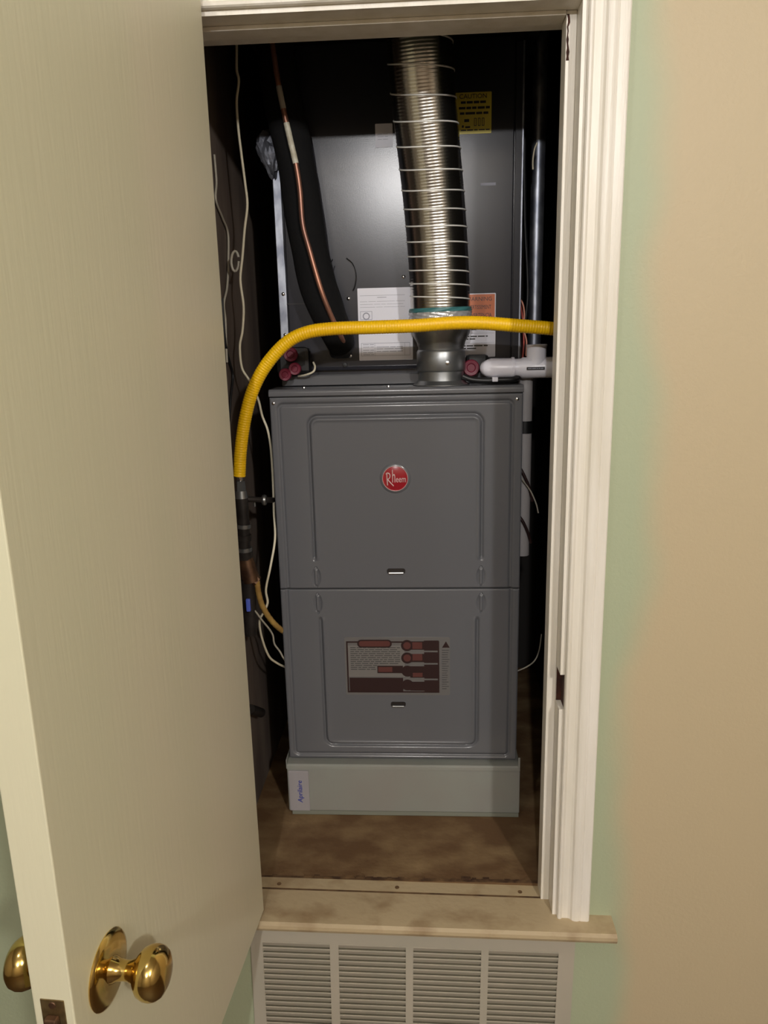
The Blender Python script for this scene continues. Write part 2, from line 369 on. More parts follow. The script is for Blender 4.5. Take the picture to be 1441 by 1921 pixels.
# flange edge lip
for a_ in (GX0-.0012, GX1): kid(MB().box(a_, a_+.0012, ya+.001, yb, zb_-.03, GZ1).obj('flange_edge', 'grille'), gr)
kid(MB().box(cols[0][0], cols[3][1], YW-.0004, YW-.0002, zb_, zt_).obj('slot_shade_backing', 'backing'), gr)  # olive-grey sheet stands in for the shade between the slats
smesh = {}
for ci, (a, b) in enumerate(cols):
    w = b-a
    base = None
    for k in range(rows):
        if base is None:
            mm = MB(); h = pitch
            vs = []
            for y, z in ((ya+.0002, .0012), (ya+.0001, -.0012), (ya+.0044, -.0112), (ya+.0052, -.0108), (ya+.0014, .0012)): vs += [(0, y, z), (w, y, z)]
            mm.add(vs, [(2*i, 2*i+1, (2*i+3) % 10, (2*i+2) % 10) for i in range(5)])
            base = mm.obj('slat', 'grille'); o = base
        else:
            o = base.copy(); C.objects.link(o)
        o.location = (a, 0, zt_-k*pitch-.0018); kid(o, gr)
for x in (.155, -.15):
    kid(MB().lathe([(.0038, -.0005), (.0038, .0008), (.0025, .0018), (.0005, .002)], (x, ya-.0010, -.166), 'y', 14).obj('screw', 'grille'), gr)

settle(gr)
# ------------------------------------------------------------------ furnace
fu = thing('gas_furnace', 'grey enamelled gas furnace with round red emblem on its upper door', 'furnace', (0, .36, 0))
FX = .2645
m = MB(); m.box(-FX, FX, .014, .72, .0, .8575, .003); cab = kid(m.obj('cabinet', 'furn'), fu)
# rolled top front rail
m = MB(); pr = [(.0, .8495), (-.0015, .8510)]+[(.0065-.008*math.cos(k*math.pi/20), .8565+.008*math.sin(k*math.pi/20)) for k in range(11)]+[(.10, .8640), (.10, .8576), (.0145, .8576), (.0145, .8495)]
extrude_x(m, pr, -FX, FX, True); kid(m.obj('top_rail', 'furn', None, 30), fu)
def sm(a, b, x):
    t = max(0.0, min(1.0, (x-a)/(b-a))); return t*t*(3-2*t)
def rr_dist(x, z, x0, x1, z0, z1, r):
    cx, cz = (x0+x1)/2, (z0+z1)/2; qx = abs(x-cx)-(x1-x0)/2+r; qz = abs(z-cz)-(z1-z0)/2+r
    return math.hypot(max(qx, 0), max(qz, 0))+min(max(qx, qz), 0)-r
def ridge(d, w): return math.exp(-(d/w)**2)
def grip(x, z, gx, gz):    # embossed finger grip: lens shaped dimple with a proud rib down its middle
    u, v = abs(x-gx), (z-gz)
    wl = .0125*max(0.0, 1-(v/.026)**2)
    dim = .0040*sm(wl, wl*.35, u) if wl > 0.0015 else 0
    rib = .0045*sm(.0050, .0022, u)*sm(.024, .015, abs(v))
    return dim-rib
def door_panel(name, z0, z1, fn):
    x0, x1 = -FX+.001, FX-.001
    def lines(lo, hi, feats):
        c = [lo+(hi-lo)*k/40 for k in range(41)]
        for f0, w in feats: c += [f0+k*.0009 for k in range(int(-w/.0009), int(w/.0009)+1)]
        c = sorted(v for v in c if lo <= v <= hi); out = [c[0]]
        for v in c[1:]:
            if v-out[-1] > .0004: out.append(v)
        out[-1] = hi; return out
    xs = lines(x0, x1, [(-.248, .010), (.2445, .010), (-.182, .017), (.180, .017), (x0, .006), (x1, .006)])
    zs = lines(z0, z1, [(z, .012) for z in (.833, .815, .800, .494, .356, .0435, .020, .030)]+[(.453, .030), (.392, .030), (z0, .006), (z1, .006)])
    nx, nz = len(xs)-1, len(zs)-1; vs = []; fs = []
    for z in zs:
        for x in xs:
            e = min(x-x0, x1-x, z-z0, z1-z); vs.append((x, fn(x, z)+.002*(1-sm(0, .0025, e)), z))
    for j in range(nz):
        for i in range(nx): a = j*(nx+1)+i; fs.append((a, a+1, a+nx+2, a+nx+1))
    m = MB(); m.add(vs, fs, True)
    b0 = [i for i in range(nx+1)]; e = [(p[0], .0135, p[2]) for p in vs]
    loop = b0+[j*(nx+1)+nx for j in range(1, nz+1)]+[nz*(nx+1)+i for i in range(nx-1, -1, -1)]+[j*(nx+1) for j in range(nz-1, 0, -1)]
    k = len(loop); m.add([vs[i] for i in loop]+[e[i] for i in loop], [(i, (i+1) % k, (i+1) % k+k, i+k) for i in range(k)])
    o = m.obj(name, 'furn', None, 60); return kid(o, fu)
def f_up(x, z):
    d1 = rr_dist(x, z, -.246, .243, .30, .833, .010)
    y = .0042*ridge(d1, .0034)+.0016*sm(.002, -.004, d1)
    d2 = rr_dist(x, z, -.184, .181, .20, .807, .020); fade = sm(.488, .500, z)
    y += fade*(.0058*ridge(d2, .0036)-.0026*ridge(d2+.007, .0042))
    for gx in (-.182, .180): y += grip(x, z, gx, .453)
    return y
def f_lo(x, z):
    d1 = rr_dist(x, z, -.250, .246, .020, .55, .010)
    y = .0042*ridge(d1, .0034)+.0016*sm(.002, -.004, d1)
    d2 = rr_dist(x, z, -.177, .173, .0435, .50, .020); fade = sm(.362, .350, z)
    y += fade*(.0058*ridge(d2, .0036)-.0026*ridge(d2+.007, .0042))
    for gx in (-.181, .181): y += grip(x, z, gx, .392)
    return y
SEAM = .4255
kid(MB().box(-FX+.002, FX-.002, .0095, .0138, SEAM-.006, SEAM+.006).obj('seam_shade', 'rubber'), fu)  # black strip set behind the doors to stand for shade in the seam
du = door_panel('upper_door', SEAM+.0013, .8475, f_up)
dl = door_panel('lower_door', .010, SEAM-.0012, f_lo)
def handle(dr, x, z, w):
    m = MB(); m.prism(rrect(x-w/2, x+w/2, z-.0055, z+.0060, .005), .0002, .004)
    o = m.obj('handle_slot', 'ink', None); o.parent = dr; o.location = -fu.location-dr.location if False else Vector((0, 0, 0))
    return o
def sub(o, part):   # third level: keep world place under a part of the furnace
    o.parent = part; o.location = o.location-fu.location-part.location; return o
for o in (du, dl): o.location = Vector((0, 0, 0))-fu.location
def subf(o, part):
    o.parent = part; return o          # the doors' meshes are in world units, so their children are too
for dr, x, z, w in ((du, -.005, .4665, .040), (dl, -.006, .1475, .034)):
    subf(MB().prism(rrect(x-w/2, x+w/2, z-.0050, z+.0062, .005), -.0005, .002).obj('handle_slot', 'ink'), dr)
    m = MB(); m.tube([(x-w/2+.004, -.0022, z-.0034), (x+w/2-.004, -.0022, z-.0034)], .0028, 10); subf(m.obj('handle_lip', 'screw' if dr is du else 'steel'), dr)
# emblem
ex, ez = -.003, .6735; er = .0275
em = subf(MB().lathe([(er+.008, .0035), (er+.006, .0018), (er+.003, -.001), (er, -.002), (er-.002, -.002)], (ex, 0, ez), 'y', 56).obj('emblem', 'furn'), du)
em['label'] = 'round red enamel emblem with chrome script lettering'
MB().lathe([(er, -.0015), (er, -.0042), (er-.0004, -.0048), (er-.0010, -.0048), (er-.0014, -.0030)], (ex, 0, ez), 'y', 56).obj('emblem_rim', 'chrome', em)
MB().lathe([(er-.0012, -.0030), (er-.0080, -.0046), (.010, -.0058), (.001, -.0062)], (ex, 0, ez), 'y', 48).obj('emblem_face', 'red', em)
t = text('emblem_lettering', 'h', .040, 'chrome', (ex-.0030, -.0070, ez+.0042), em, sx=.42, thick=.0006)
text('emblem_lettering', 'eem', .0200, 'chrome', (ex+.0122, -.0066, ez-.0015), em, sx=.64, thick=.0006)
m = MB()   # tall script R with a long tail
for p in ([(-.0175, .0115), (-.0172, -.0010), (-.0162, -.0140)], [(-.0192, .0100), (-.0165, .0125), (-.0125, .0110), (-.0108, .0065), (-.0122, .0015), (-.0165, -.0015)], [(-.0158, -.0018), (-.0105, -.0080), (-.0035, -.0155)]):
    q = spline([(ex+x, -.0062, ez+z) for x, z in p], 6); m.tube(q, .0012, 6)
m.obj('emblem_lettering', 'chrome', em)
# safety label on the lower door (clear film, printed)
LX0, LX1, LZ0, LZ1 = -.121, .088, .177, .306
la = subf(MB().prism(rrect(LX0-.004, .112, LZ0-.006, LZ1+.006, .004), .0008, .0016).obj('safety_label', 'inkfilm2'), dl)
la['label'] = 'clear printed safety label with dark outlined panels'
Y0 = .0006
def fr(mb, x0, x1, z0, z1, t, y=Y0):
    mb.box(x0, x1, y-.0002, y+.0002, z1-t, z1); mb.box(x0, x1, y-.0002, y+.0002, z0, z0+t); mb.box(x0, x0+t, y-.0002, y+.0002, z0+t, z1-t); mb.box(x1-t, x1, y-.0002, y+.0002, z0+t, z1-t)
m = MB(); m.box(-.118, .010, Y0, Y0+.0003, .216, .292); m.obj('print', 'inkfilm', la)
m = MB()
fr(m, LX0, LX1, LZ0, LZ1-.004, .0035)
m.prism(rrect(-.096, -.018, .287, .306, .009), Y0-.0003, Y0)
m.box(-.116, .006, Y0-.0002, Y0+.0002, .180, .2135)
m.box(-.052, .006, Y0-.0003, Y0, .225, .243)
for k, (a, b) in enumerate(((.280, .304), (.250, .276), (.212, .246), (.180, .208))):
    m.box(.054, .087, Y0-.0003, Y0, a, b); m.box(.022, .054, Y0-.0003, Y0, a+.002, b-.004)
for k, z in enumerate((.292, .262, .230, .196)):
    m.prism([(.016+.0135*math.cos(t*math.pi/10), z+.0135*math.sin(t*math.pi/10)) for t in range(20)], Y0-.0005, Y0)
m.prism([(.103, .302), (.0945, .287), (.1115, .287)], Y0-.0003, Y0)
m.obj('print', 'inkbrown', la)
m = MB()
m.prism(rrect(-.092, -.022, .290, .303, .006), Y0-.0006, Y0-.0003); m.box(-.050, -.018, Y0-.0006, Y0-.0003, .228, .240)
for z in (.292, .262): m.prism([(.016+.0085*math.cos(t*math.pi/8), z+.0085*math.sin(t*math.pi/8)) for t in range(16)], Y0-.0008, Y0-.0005)
for a, b in ((.284, .300), (.256, .272), (.216, .226)): m.box(.028, .050, Y0-.0006, Y0-.0003, a, b)
m.obj('print', 'inkred', la)
m = MB(); random.seed(9)
for z in [.286-.0048*k for k in range(12)]:
    x = -.112
    while x < -.004 and not (.222 < z < .246 and x > -.055):
        w = random.uniform(.006, .020); m.box(x, min(x+w, 0), Y0-.0002, Y0, z, z+.0016); x += w+.0025
for z in [.280-.0055*k for k in range(18)]: m.box(.094, .094+random.uniform(.010, .017), Y0-.0002, Y0, z, z+.0013)
m.obj('print', 'inkgrey' if False else 'furnd', la)
# corner screws of the upper door
for x, z in ((-.2555, .836), (.2515, .836)):
    kid(MB().lathe([(.0035, .001), (.0033, -.0012), (.0015, -.0022), (.0003, -.0023)], (x, 0, z), 'y', 14).obj('screw', 'screw'), fu)
# raised top plate details
kid(MB().lathe([(.0038, 0), (.0034, .002), (.0012, .0032), (.0002, .0033)], (-.196, .040, .8642), 'z', 14).obj('screw', 'screw'), fu)
kid(MB().lathe([(.0038, 0), (.0034, .002), (.0012, .0032), (.0002, .0033)], (-.015, .030, .8642), 'z', 14).obj('screw', 'screw'), fu)

# ------------------------------------------------------------------ media filter cabinet under the furnace
fc = thing('filter_cabinet', 'low white metal filter cabinet under the furnace on the plywood floor', 'filter cabinet', (0, .30, ZF))
kid(MB().box(-.270, .272, -.010, .70, ZF+.010, -.0008, .002).obj('body', 'filter'), fc)
m = MB(); extrude_x(m, [(-.0105, -.0010), (-.0135, -.0035), (-.0140, -.0105), (-.0105, -.0125)], -.269, .271); kid(m.obj('top_flange', 'filter'), fc)
m = MB(); extrude_x(m, [(-.006, ZF+.0105), (-.011, ZF+.0105), (-.0125, ZF+.002), (-.011, ZF), (.69, ZF), (.69, ZF+.0105)], -.262, .270); kid(m.obj('bottom_flange', 'filterlip'), fc)
kid(MB().box(.2665, .2715, -.013, -.010, -.010, .022, .001).obj('side_tab', 'filter'), fc)
kid(MB().box(-.2710, -.2690, -.0125, .060, -.012, .012, .0008).obj('side_tab', 'filter'), fc)
st = kid(MB().box(-.2665, -.219, -.0142, -.0100, -.121, -.0165, .001).obj('sticker', 'sticker'), fc); st['label'] = 'pale sticker with blue lettering'
t = text('lettering', 'Aprilaire', .0165, 'inkblue', (-.2405, -.0146, -.070), None, rot=(math.pi/2, -math.pi/2, 0), shear=.15)
t.parent = st

# ------------------------------------------------------------------ evaporator coil cabinet above the furnace
YC = .13
cc = thing('coil_cabinet', 'charcoal metal coil cabinet with paper labels standing on the furnace', 'coil cabinet', (.006, .36, .864))
CX0, CX1, CT = -.257, .269, 1.56
m = MB(); m.box(CX0, CX1, YC+.004, .66, .864, CT); kid(m.obj('body', 'coil'), cc)
# bottom pan rail
m = MB(); extrude_x(m, [(YC+.004, .8645), (YC-.030, .8645), (YC-.034, .8665), (YC-.034, .886), (YC-.030, .8885), (YC+.004, .8885)], CX0+.004, CX1-.004, True); kid(m.obj('drain_pan_rail', 'furn', None, 30), cc)
m = MB(); m.box(CX0+.020, CX1-.018, YC-.004, YC+.004, .8960, CT-.01, .0025); fp = kid(m.obj('front_panel', 'coil'), cc)
m = MB(); extrude_x(m, [(YC-.004, .8962), (YC-.011, .8975), (YC-.0125, .9010), (YC-.010, .9045), (YC-.004, .9052)], CX0+.022, CX1-.02, True); kid(m.obj('lower_lip', 'coil', None, 30), cc)
kid(MB().box(CX0, CX0+.018, YC-.0035, YC+.004, .8895, 1.315, .0015).obj('corner_flange', 'galv'), cc)
kid(MB().box(CX1-.016, CX1, YC-.0035, YC+.004, .8895, CT-.02, .0015).obj('corner_flange', 'coil'), cc)
kid(MB().box(CX1-.0025, CX1+.0015, YC-.0045, YC+.03, .8895, CT-.02, .0008).obj('corner_edge', 'galv'), cc)
m = MB(); m.box(CX0+.018, CX0+.105, YC-.0046, YC-.0040, 1.0405, 1.0425); kid(m.obj('panel_seam', 'ink'), cc)
for x, z in ((-.246, 1.063), (-.246, .976), (-.103, 1.050), (-.103, .927), (.018, 1.092)):
    kid(MB().lathe([(.0042, 0), (.0040, -.0015), (.0018, -.003), (.0003, -.0031)], (x, YC-.0037, z), 'y', 14).obj('screw', 'screw'), cc)
kid(MB().lathe([(.0048, -.0004), (.0048, -.0008), (.004, -.001), (.0005, -.001)], (-.115, YC-.0125, .9075), 'y', 16).obj('plug_hole', 'rubber'), cc)
YL = YC-.0042
def paper(name, m_, x0, x1, z0, z1, lab):
    o = kid(MB().prism(rrect(x0, x1, z0, z1, .0015, 2), YL-.0006, YL).obj(name, m_), cc); o['label'] = lab; return o
def bars(mb, x0, x1, zs, h, a=.006, b=.018, gap=.002, y=None):
    y = YL-.0009 if y is None else y
    for z in zs:
        x = x0
        while x < x1-.002:
            w = min(random.uniform(a, b), x1-x); mb.box(x, x+w, y, y+.0003, z, z+h); x += w+gap
cl = paper('caution_label', 'yellab', .128, .2035, 1.3705, 1.4485, 'yellow caution label printed in black')
text('print', 'CAUTION', .0120, 'ink', (.166, YL-.0008, 1.4405), cl, sx=1.05)
m = MB(); random.seed(3)
bars(m, .141, .192, (1.4275,), .0045, .008, .016); bars(m, .137, .200, (1.4170,), .0045, .009, .016); bars(m, .139, .197, (1.4070,), .0045, .006, .02)
m.box(.148, .158, YL-.0009, YL-.0006, 1.3930, 1.3985); m.box(.143, .147, YL-.0009, YL-.0006, 1.3825, 1.3870); m.box(.150, .160, YL-.0009, YL-.0006, 1.3815, 1.3850)
for x in (.168, .176, .184): fr(m, x, x+.005, 1.3850, 1.4000, .0012, YL-.0008)
bars(m, .141, .200, (1.3765,), .0022, .006, .016)
m.obj('print', 'ink', cl)
wl = paper('data_label', 'paper', -.083, .036, .9165, 1.0705, 'large white data sheet label')
m = MB(); random.seed(5)
m.box(-.078, .020, YL-.0009, YL-.0006, 1.0545, 1.0552); m.box(-.040, -.020, YL-.0009, YL-.0006, 1.0500, 1.0512)
fr(m, -.078, -.052, 1.004, 1.022, .0009, YL-.0008)
m.prism([(-.065+.008*math.cos(t*math.pi/8), 1.0115+.008*math.sin(t*math.pi/8)) for t in range(16)], YL-.0009, YL-.0007)
fr(m, -.078, .030, .926, .954, .0008, YL-.0008); m.box(-.048, -.0475, YL-.0009, YL-.0006, .926, .954); m.box(.018, .0185, YL-.0009, YL-.0006, .926, .954)
bars(m, -.074, -.050, (.9500, .9450, .9380, .9330, .9285), .0012, .008, .016); bars(m, -.044, .014, (.9445, .9405, .9350), .0013, .01, .03)
bars(m, -.078, .020, (1.030, 1.036, 1.042), .0006, .01, .04)
m.obj('print', 'inkgrey', wl)
m = MB(); m.prism([(-.065+.0055*math.cos(t*math.pi/8), 1.0115+.0055*math.sin(t*math.pi/8)) for t in range(16)], YL-.0011, YL-.0009); m.obj('print', 'paper', wl)
sl = paper('small_label', 'paper', -.036, .000, 1.351, 1.3965, 'small white sticker')
m = MB(); bars(m, -.031, -.010, (1.376, 1.371, 1.366), .0012); m.obj('print', 'inkfaint', sl)
ol = paper('warning_label', 'paper', .1210, .2165, .9190, 1.0535, 'white label with orange warning heading')
m = MB(); m.prism(rrect(.123, .2145, .9960, 1.0515, .001, 2), YL-.0009, YL-.0006); m.obj('print', 'orange', ol)
for z, s, k in ((1.0415, 'WARNING', 1.0), (1.0245, 'AVERTISSEMENT', .62), (1.0075, 'ADVERTENCIA', .72)):
    text('print', s, .0118, 'inkbrown', (.180, YL-.0011, z), ol, sx=k)
m = MB(); random.seed(8)
for z0 in (.982, .962, .942):
    bars(m, .127, .200, (z0,), .0026, .01, .02); bars(m, .127, .176, (z0-.0055,), .0026, .01, .02)
m.obj('print', 'ink', ol)
m = MB(); m.box(.125, .2145, YL-.0009, YL-.0006, .9695, .9700); m.box(.125, .2145, YL-.0009, YL-.0006, .9495, .9500); m.obj('print', 'inkgrey', ol)
# scuffed foil strips on the panel
kid(MB().box(.182, .214, YC-.0045, YC-.0040, 1.270, 1.2755).obj('foil_scuff', 'inkgrey'), cc)
# drain port blocks with raspberry plugs
kid(MB().box(-.262, -.188, YC-.046, YC-.0125, .8890, .9495, .010).obj('drain_port_block', 'rubber'), cc)
kid(MB().box(.150, .200, YC-.046, YC-.0125, .8890, .9250, .008).obj('drain_port_block', 'rubber'), cc)
for px, py, r, Y in ((545, 665, .0155, .062), (553, 692, .0135, .060), (535, 703, .0135, .056), (884, 690, .0175, .066)):
    c = onY(px, py, Y); ob = MB(); s = r
    ob.lathe([(s*.80, .026), (s*.82, .004), (s, .003), (s, -.002), (s*.90, -.004), (s*.55, -.0035), (s*.45, -.0015), (s*.02, -.0015)], c, 'y', 24)
    kid(ob.obj('drain_plug', 'cap'), cc)
q = spline(path([(560, 706, .085), (575, 703, .07), (588, 697, .068), (591, 688, .075), (588, 680, .088)]), 6)
kid(MB().tube(q, .0022, 8).obj('drain_cord', 'wire'), cc)

# crumpled foil tape lump on the cabinet's upper left corner
random.seed(12); bm = bmesh.new(); bmesh.ops.create_icosphere(bm, subdivisions=3, radius=1)
for v in bm.verts:
    k = 1+random.uniform(-.14, .14); v.co = Vector((v.co.x*(.024+.012*v.co.z)*k-.259-.006*v.co.z, v.co.y*.016*k+YC-.006, v.co.z*.046*k+1.345))
me = bpy.data.meshes.new('foil_tape'); bm.to_mesh(me); bm.free(); me.materials.append(M['foil'])
o = bpy.data.objects.new('foil_tape', me); C.objects.link(o); kid(o, cc)

# plenum above
pl = thing('duct_plenum', 'dark sheet metal duct plenum above the coil cabinet', 'duct', (.006, .36, CT))
m = MB(); m.box(-.285, .295, YC-.01, .68, CT+.002, 1.895); kid(m.obj('sheet_metal', 'duct'), pl)
m = MB(); m.box(-.292, .302, YC-.017, .69, CT+.001, CT+.026, .002); kid(m.obj('flange', 'duct'), pl)

# ------------------------------------------------------------------ flue
fx, fy = .0965, .058
fl_ = thing('flue_pipe', 'ribbed flexible aluminium flue rising from the furnace top', 'flue pipe', (fx, fy, .864))
kid(MB().lathe([(.060, .8646), (.060, .8665), (.054, .8700), (.0490, .8745), (.0478, .8860), (.0478, .896)], (fx, fy, 0), 'z', 48).obj('collar', 'steel'), fl_)
kid(MB().lathe([(.0478, .893), (.0505, .8945), (.0515, .897), (.0515, .9330), (.0500, .9360), (.0485, .938)], (fx, fy, 0), 'z', 48).obj('clamp_band', 'steel'), fl_)
kid(MB().lathe([(.0480, .936), (.0482, .9440), (.0500, .9470), (.0505, .951), (.052, .955), (.0575, .964), (.0610, .972), (.0625, .979), (.0625, .992), (.0605, .994)], (fx, fy, 0), 'z', 48).obj('increaser', 'steel'), fl_)
kid(MB().lathe([(.0040, 0), (.0036, -.003), (.001, -.0036)], (fx+.012, fy-.0505, .9115), 'y', 12).obj('screw', 'screw'), fl_)
p0 = Vector((fx-.0005, fy, .985))
ctrl = [p0, (fx-.002, fy-.002, 1.06), (fx-.006, fy-.006, 1.14), (fx-.012, fy-.014, 1.22), (fx-.020, fy-.027, 1.30), (fx-.030, fy-.045, 1.39), (fx-.036, fy-.062, 1.46), (fx-.040, fy-.075, 1.53), (fx-.044, fy-.085, 1.62), (fx-.048, fy-.09, 1.75), (fx-.05, fy-.09, 1.895)]
q = resample(spline(ctrl, 30), .00115); NS = 72
def flex(i, j):
    s = i*.00115; ph = j/NS
    fine = .00014*math.sin(2*math.pi*(s/.0058+ph))
    return .0615+fine
kid(MB().tube(q, flex, NS, True).obj('flex_duct', 'alu', None, 80), fl_)
q2 = resample(spline(ctrl, 30), .0009); hel = []; t_ = 0.0
for i in range(int(.040/.0009), len(q2)-2):     # windings stretched wider toward the top
    T = (q2[i+1]-q2[i]).normalized(); a_ = T.cross(Vector((0, 1, 0))).normalized(); b_ = T.cross(a_)
    t_ -= 2*math.pi*.0009/(.026+.021*sm(1.05, 1.45, q2[i].z)); hel.append(q2[i]+(a_*math.cos(t_)+b_*math.sin(t_))*.0617)
kid(MB().tube(hel, .0015, 8).obj('spiral_seam', 'seam', None, 80), fl_)
qq = resample(spline(ctrl, 30), .002)
def wr(i, j): return .0648+.0009*math.sin(i*1.7+j*.9)+.0010*math.sin(i*.6-j*2.1)+.0007*math.sin(i*2.3+j*3.3)
kid(MB().tube(qq[2:16], wr, 72, True).obj('tape_band', 'tape', None, 80), fl_)
def wr2(i, j): return .0652+.0008*math.sin(i*1.3-j*.7)
kid(MB().tube(qq[15:20], wr2, 72, True).obj('tape_band', 'teal', None, 80), fl_)

# ------------------------------------------------------------------ yellow gas hose with its fittings
gh = thing('gas_hose', 'yellow jacketed gas hose arching across the front of the flue', 'gas hose', onY(448, 890, -.05))
hp = path([(449, 893, -.055), (452, 840, -.055), (461, 780, -.056), (476, 728, -.058), (500, 684, -.06), (535, 645, -.062), (572, 625, -.064), (620, 617, -.066), (700, 614, -.068), (780, 611, -.070), (850, 606, -.070), (905, 606, -.068), (970, 611, -.064), (1031, 616, -.06), (1090, 622, -.058), (1150, 628, -.056)])
q = resample(spline(hp, 14), .00125)
kid(MB().tube(q, lambda i, j: .0128+.00030*math.sin(2*math.pi*i*.00125/.0052), 18).obj('jacket', 'yellow', None, 80), gh)
gp = thing('gas_piping', 'dark iron gas pipe and brass valve with blue handle beside the furnace', 'gas pipe', onY(462, 1040, -.05))
def seg(name, m_, a, b, r0, r1=None, n=20, Y=-.052):
    a, b = onY(a[0], a[1], Y), onY(b[0], b[1], Y); r1 = r1 or r0
    o = MB().tube([a, b], lambda i, j: r0 if i == 0 else r1, n, True, n > 8).obj(name, m_); return kid(o, gp)
seg('ferrule', 'screw', (449, 891), (451, 902), .0085, .0065)
seg('hose_nut', 'steel', (451, 902), (452, 921), .0095, .0105, 6)
seg('hose_adapter', 'steel', (452, 920), (453, 934), .0120, .0140)
seg('iron_nipple', 'iron', (453, 934), (457, 984), .0130)
seg('union_ring', 'steel', (457, 983), (457, 990), .0155)
seg('iron_nipple', 'iron', (457, 990), (459, 1027), .0125)
seg('coupling', 'iron', (458, 1003), (458.5, 1014), .0150)
seg('union_ring', 'steel', (459, 1027), (459.5, 1034), .0160)
seg('iron_nipple', 'iron', (459.5, 1034), (460, 1048), .0165)
vb = seg('valve_body', 'brassdull', (461, 1047), (472, 1090), .0155, .0190)
seg('valve_nut', 'brassdull', (474, 1085), (483, 1092), .0150, .0130, 6)
seg('drip_leg', 'iron', (466, 1088), (470, 1190), .0150, .0140)
h0 = onY(466, 1136, -.078)
kid(MB().box(h0.x-.0045, h0.x+.0045, h0.y-.004, h0.y+.004, h0.z-.013, h0.z+.015, .002).obj('valve_handle', 'blue'), gp)['label'] = 'blue valve handle'
q = spline(path([(482, 1090, -.052), (485, 1112, -.050), (492, 1136, -.046), (506, 1160, -.035), (522, 1177, -.01), (540, 1190, .04)]), 10)
kid(MB().tube(q, lambda i, j: .0062+.0004*math.sin(i*1.9), 12).obj('appliance_connector', 'connector'), gp)
# side tee toward the furnace
q = path([(458, 936, -.04), (478, 937, -.03), (498, 938, -.01), (515, 938, .05)])
kid(MB().tube(q, .0060, 14).obj('side_pipe', 'iron'), gp)
a = onY(496, 938, -.012); kid(MB().lathe([(.0105, -.004), (.012, 0), (.0105, .004)], a, 'x', 18).obj('locknut', 'steel'), gp)
a = [onY(x, y, -.02) for x, y in ((465, 932), (472, 934), (477, 941), (478, 950))]; kid(MB().tube(spline(a, 5), .0028, 8).obj('clip', 'steel'), gp)
# black pipe stub low beside the furnace
a = onY(490, 1337, .02); b = onY(470, 1330, -.03)
kid(MB().tube([b, b.lerp(a, .5), a], .011, 16).obj('low_elbow', 'iron'), gp)

# ------------------------------------------------------------------ refrigerant lines
su = thing('suction_line', 'thick black foam insulated refrigerant line curving into the coil cabinet', 'refrigerant line', onY(640, 655, YC))
q = spline(path([(500, -40, .060), (512, 60, .065), (530, 180, .073), (552, 290, .078), (565, 370, .078), (577, 450, .076), (592, 520, .074), (612, 580, .076), (632, 625, .088), (640, 650, .112)]), 10)
kid(MB().tube(q, lambda i, j: .0385+.0012*math.sin(i*.31+j*.6)-.010*sm(len(q)*.72, len(q)*1.0, i), 26).obj('foam_sleeve', 'foam', None, 80), su)
a = onY(638, 648, .108); kid(MB().box(a.x-.024, a.x+.024, .098, YC-.0042, a.z-.028, a.z+.022, .011).obj('entry_grommet', 'rubber'), su)
lq = thing('liquid_line', 'thin bare copper line running down beside the foam sleeve', 'refrigerant line', onY(645, 640, .06))
cp = path([(505, 40, .030), (513, 95, .030), (521, 150, .030), (533, 210, .030), (544, 260, .030), (556, 312, .029), (563, 360, .028), (568, 420, .027), (581, 470, .026), (598, 530, .027), (612, 570, .032), (626, 603, .043), (640, 632, .060), (648, 646, .085)])
q = spline(cp, 10); kid(MB().tube(q, .0054, 12).obj('copper_tube', 'copper'), lq)
kid(MB().tube(q[34:50], .0060, 12).obj('paint_smear', 'paintdab'), lq)
kid(MB().tube(q[22:30], .0058, 12).obj('paint_smear', 'wiregrey'), lq)
q = spline(path([(590, 465, .07), (600, 490, .045), (611, 512, .05), (618, 498, .07), (624, 487, .085)]), 6)
kid(MB().tube(q, .0012, 6).obj('wire_tie', 'wireblk'), lq)
q = spline(path([(650, 484, .121), (662, 495, .121), (668, 515, .12), (666, 535, .12), (662, 545, .121)]), 6)
tag(MB().tube(q, .0011, 6).obj('loose_wire_tie', 'wireblk'), 'thin black wire tie curled against the coil panel', 'wire tie')

# ------------------------------------------------------------------ cables in the gap beside the hinge side
def cable(name, lab, cat, m_, pts, r, per=8):
    return tag(MB().tube(spline(path(pts) if len(pts[0]) == 3 else [onX(x, y, -.3515) for x, y in pts], per), r, 8).obj(name, m_, None, 80), lab, cat)
cable('thermostat_cable', 'long ivory thermostat cable hanging past the hose to the furnace side', 'cable', 'wire',
      [(443, 60, .02), (444, 90, .02), (444, 130, .02), (448, 152, .02), (444, 190, .02), (447, 240, .02), (453, 290, .02), (460, 345, .02), (464, 385, .02), (459, 430, .02), (455, 480, .02), (451, 525, .02), (457, 575, .02), (455, 620, .02), (450, 650, .02), (454, 690, .02), (468, 714, .02), (484, 748, .02), (492, 780, .02), (502, 806, .02), (508, 840, .03), (512, 900, .05), (514, 960, .03), (516, 1010, .0), (508, 1060, -.02), (499, 1105, -.03), (502, 1130, -.035), (495, 1148, -.04), (487, 1165, -.04), (491, 1195, -.035), (504, 1230, -.02), (520, 1244, .0), (545, 1256, .06)], .0026)
cable('sensor_cable', 'faint grey cable against the brown closet wall by the door edge', 'cable', 'wiregrey',
      [(402, 290), (406, 340), (405, 375), (418, 410), (428, 440), (428, 500), (426, 540), (420, 570), (423, 600), (424, 640), (426, 680)], .0024)
cable('black_cable', 'thin black cable on the brown wall beside the door edge', 'cable', 'wireblk',
      [(417, 560), (420, 610), (424, 650), (431, 680), (437, 705), (433, 745), (430, 790)], .0026)
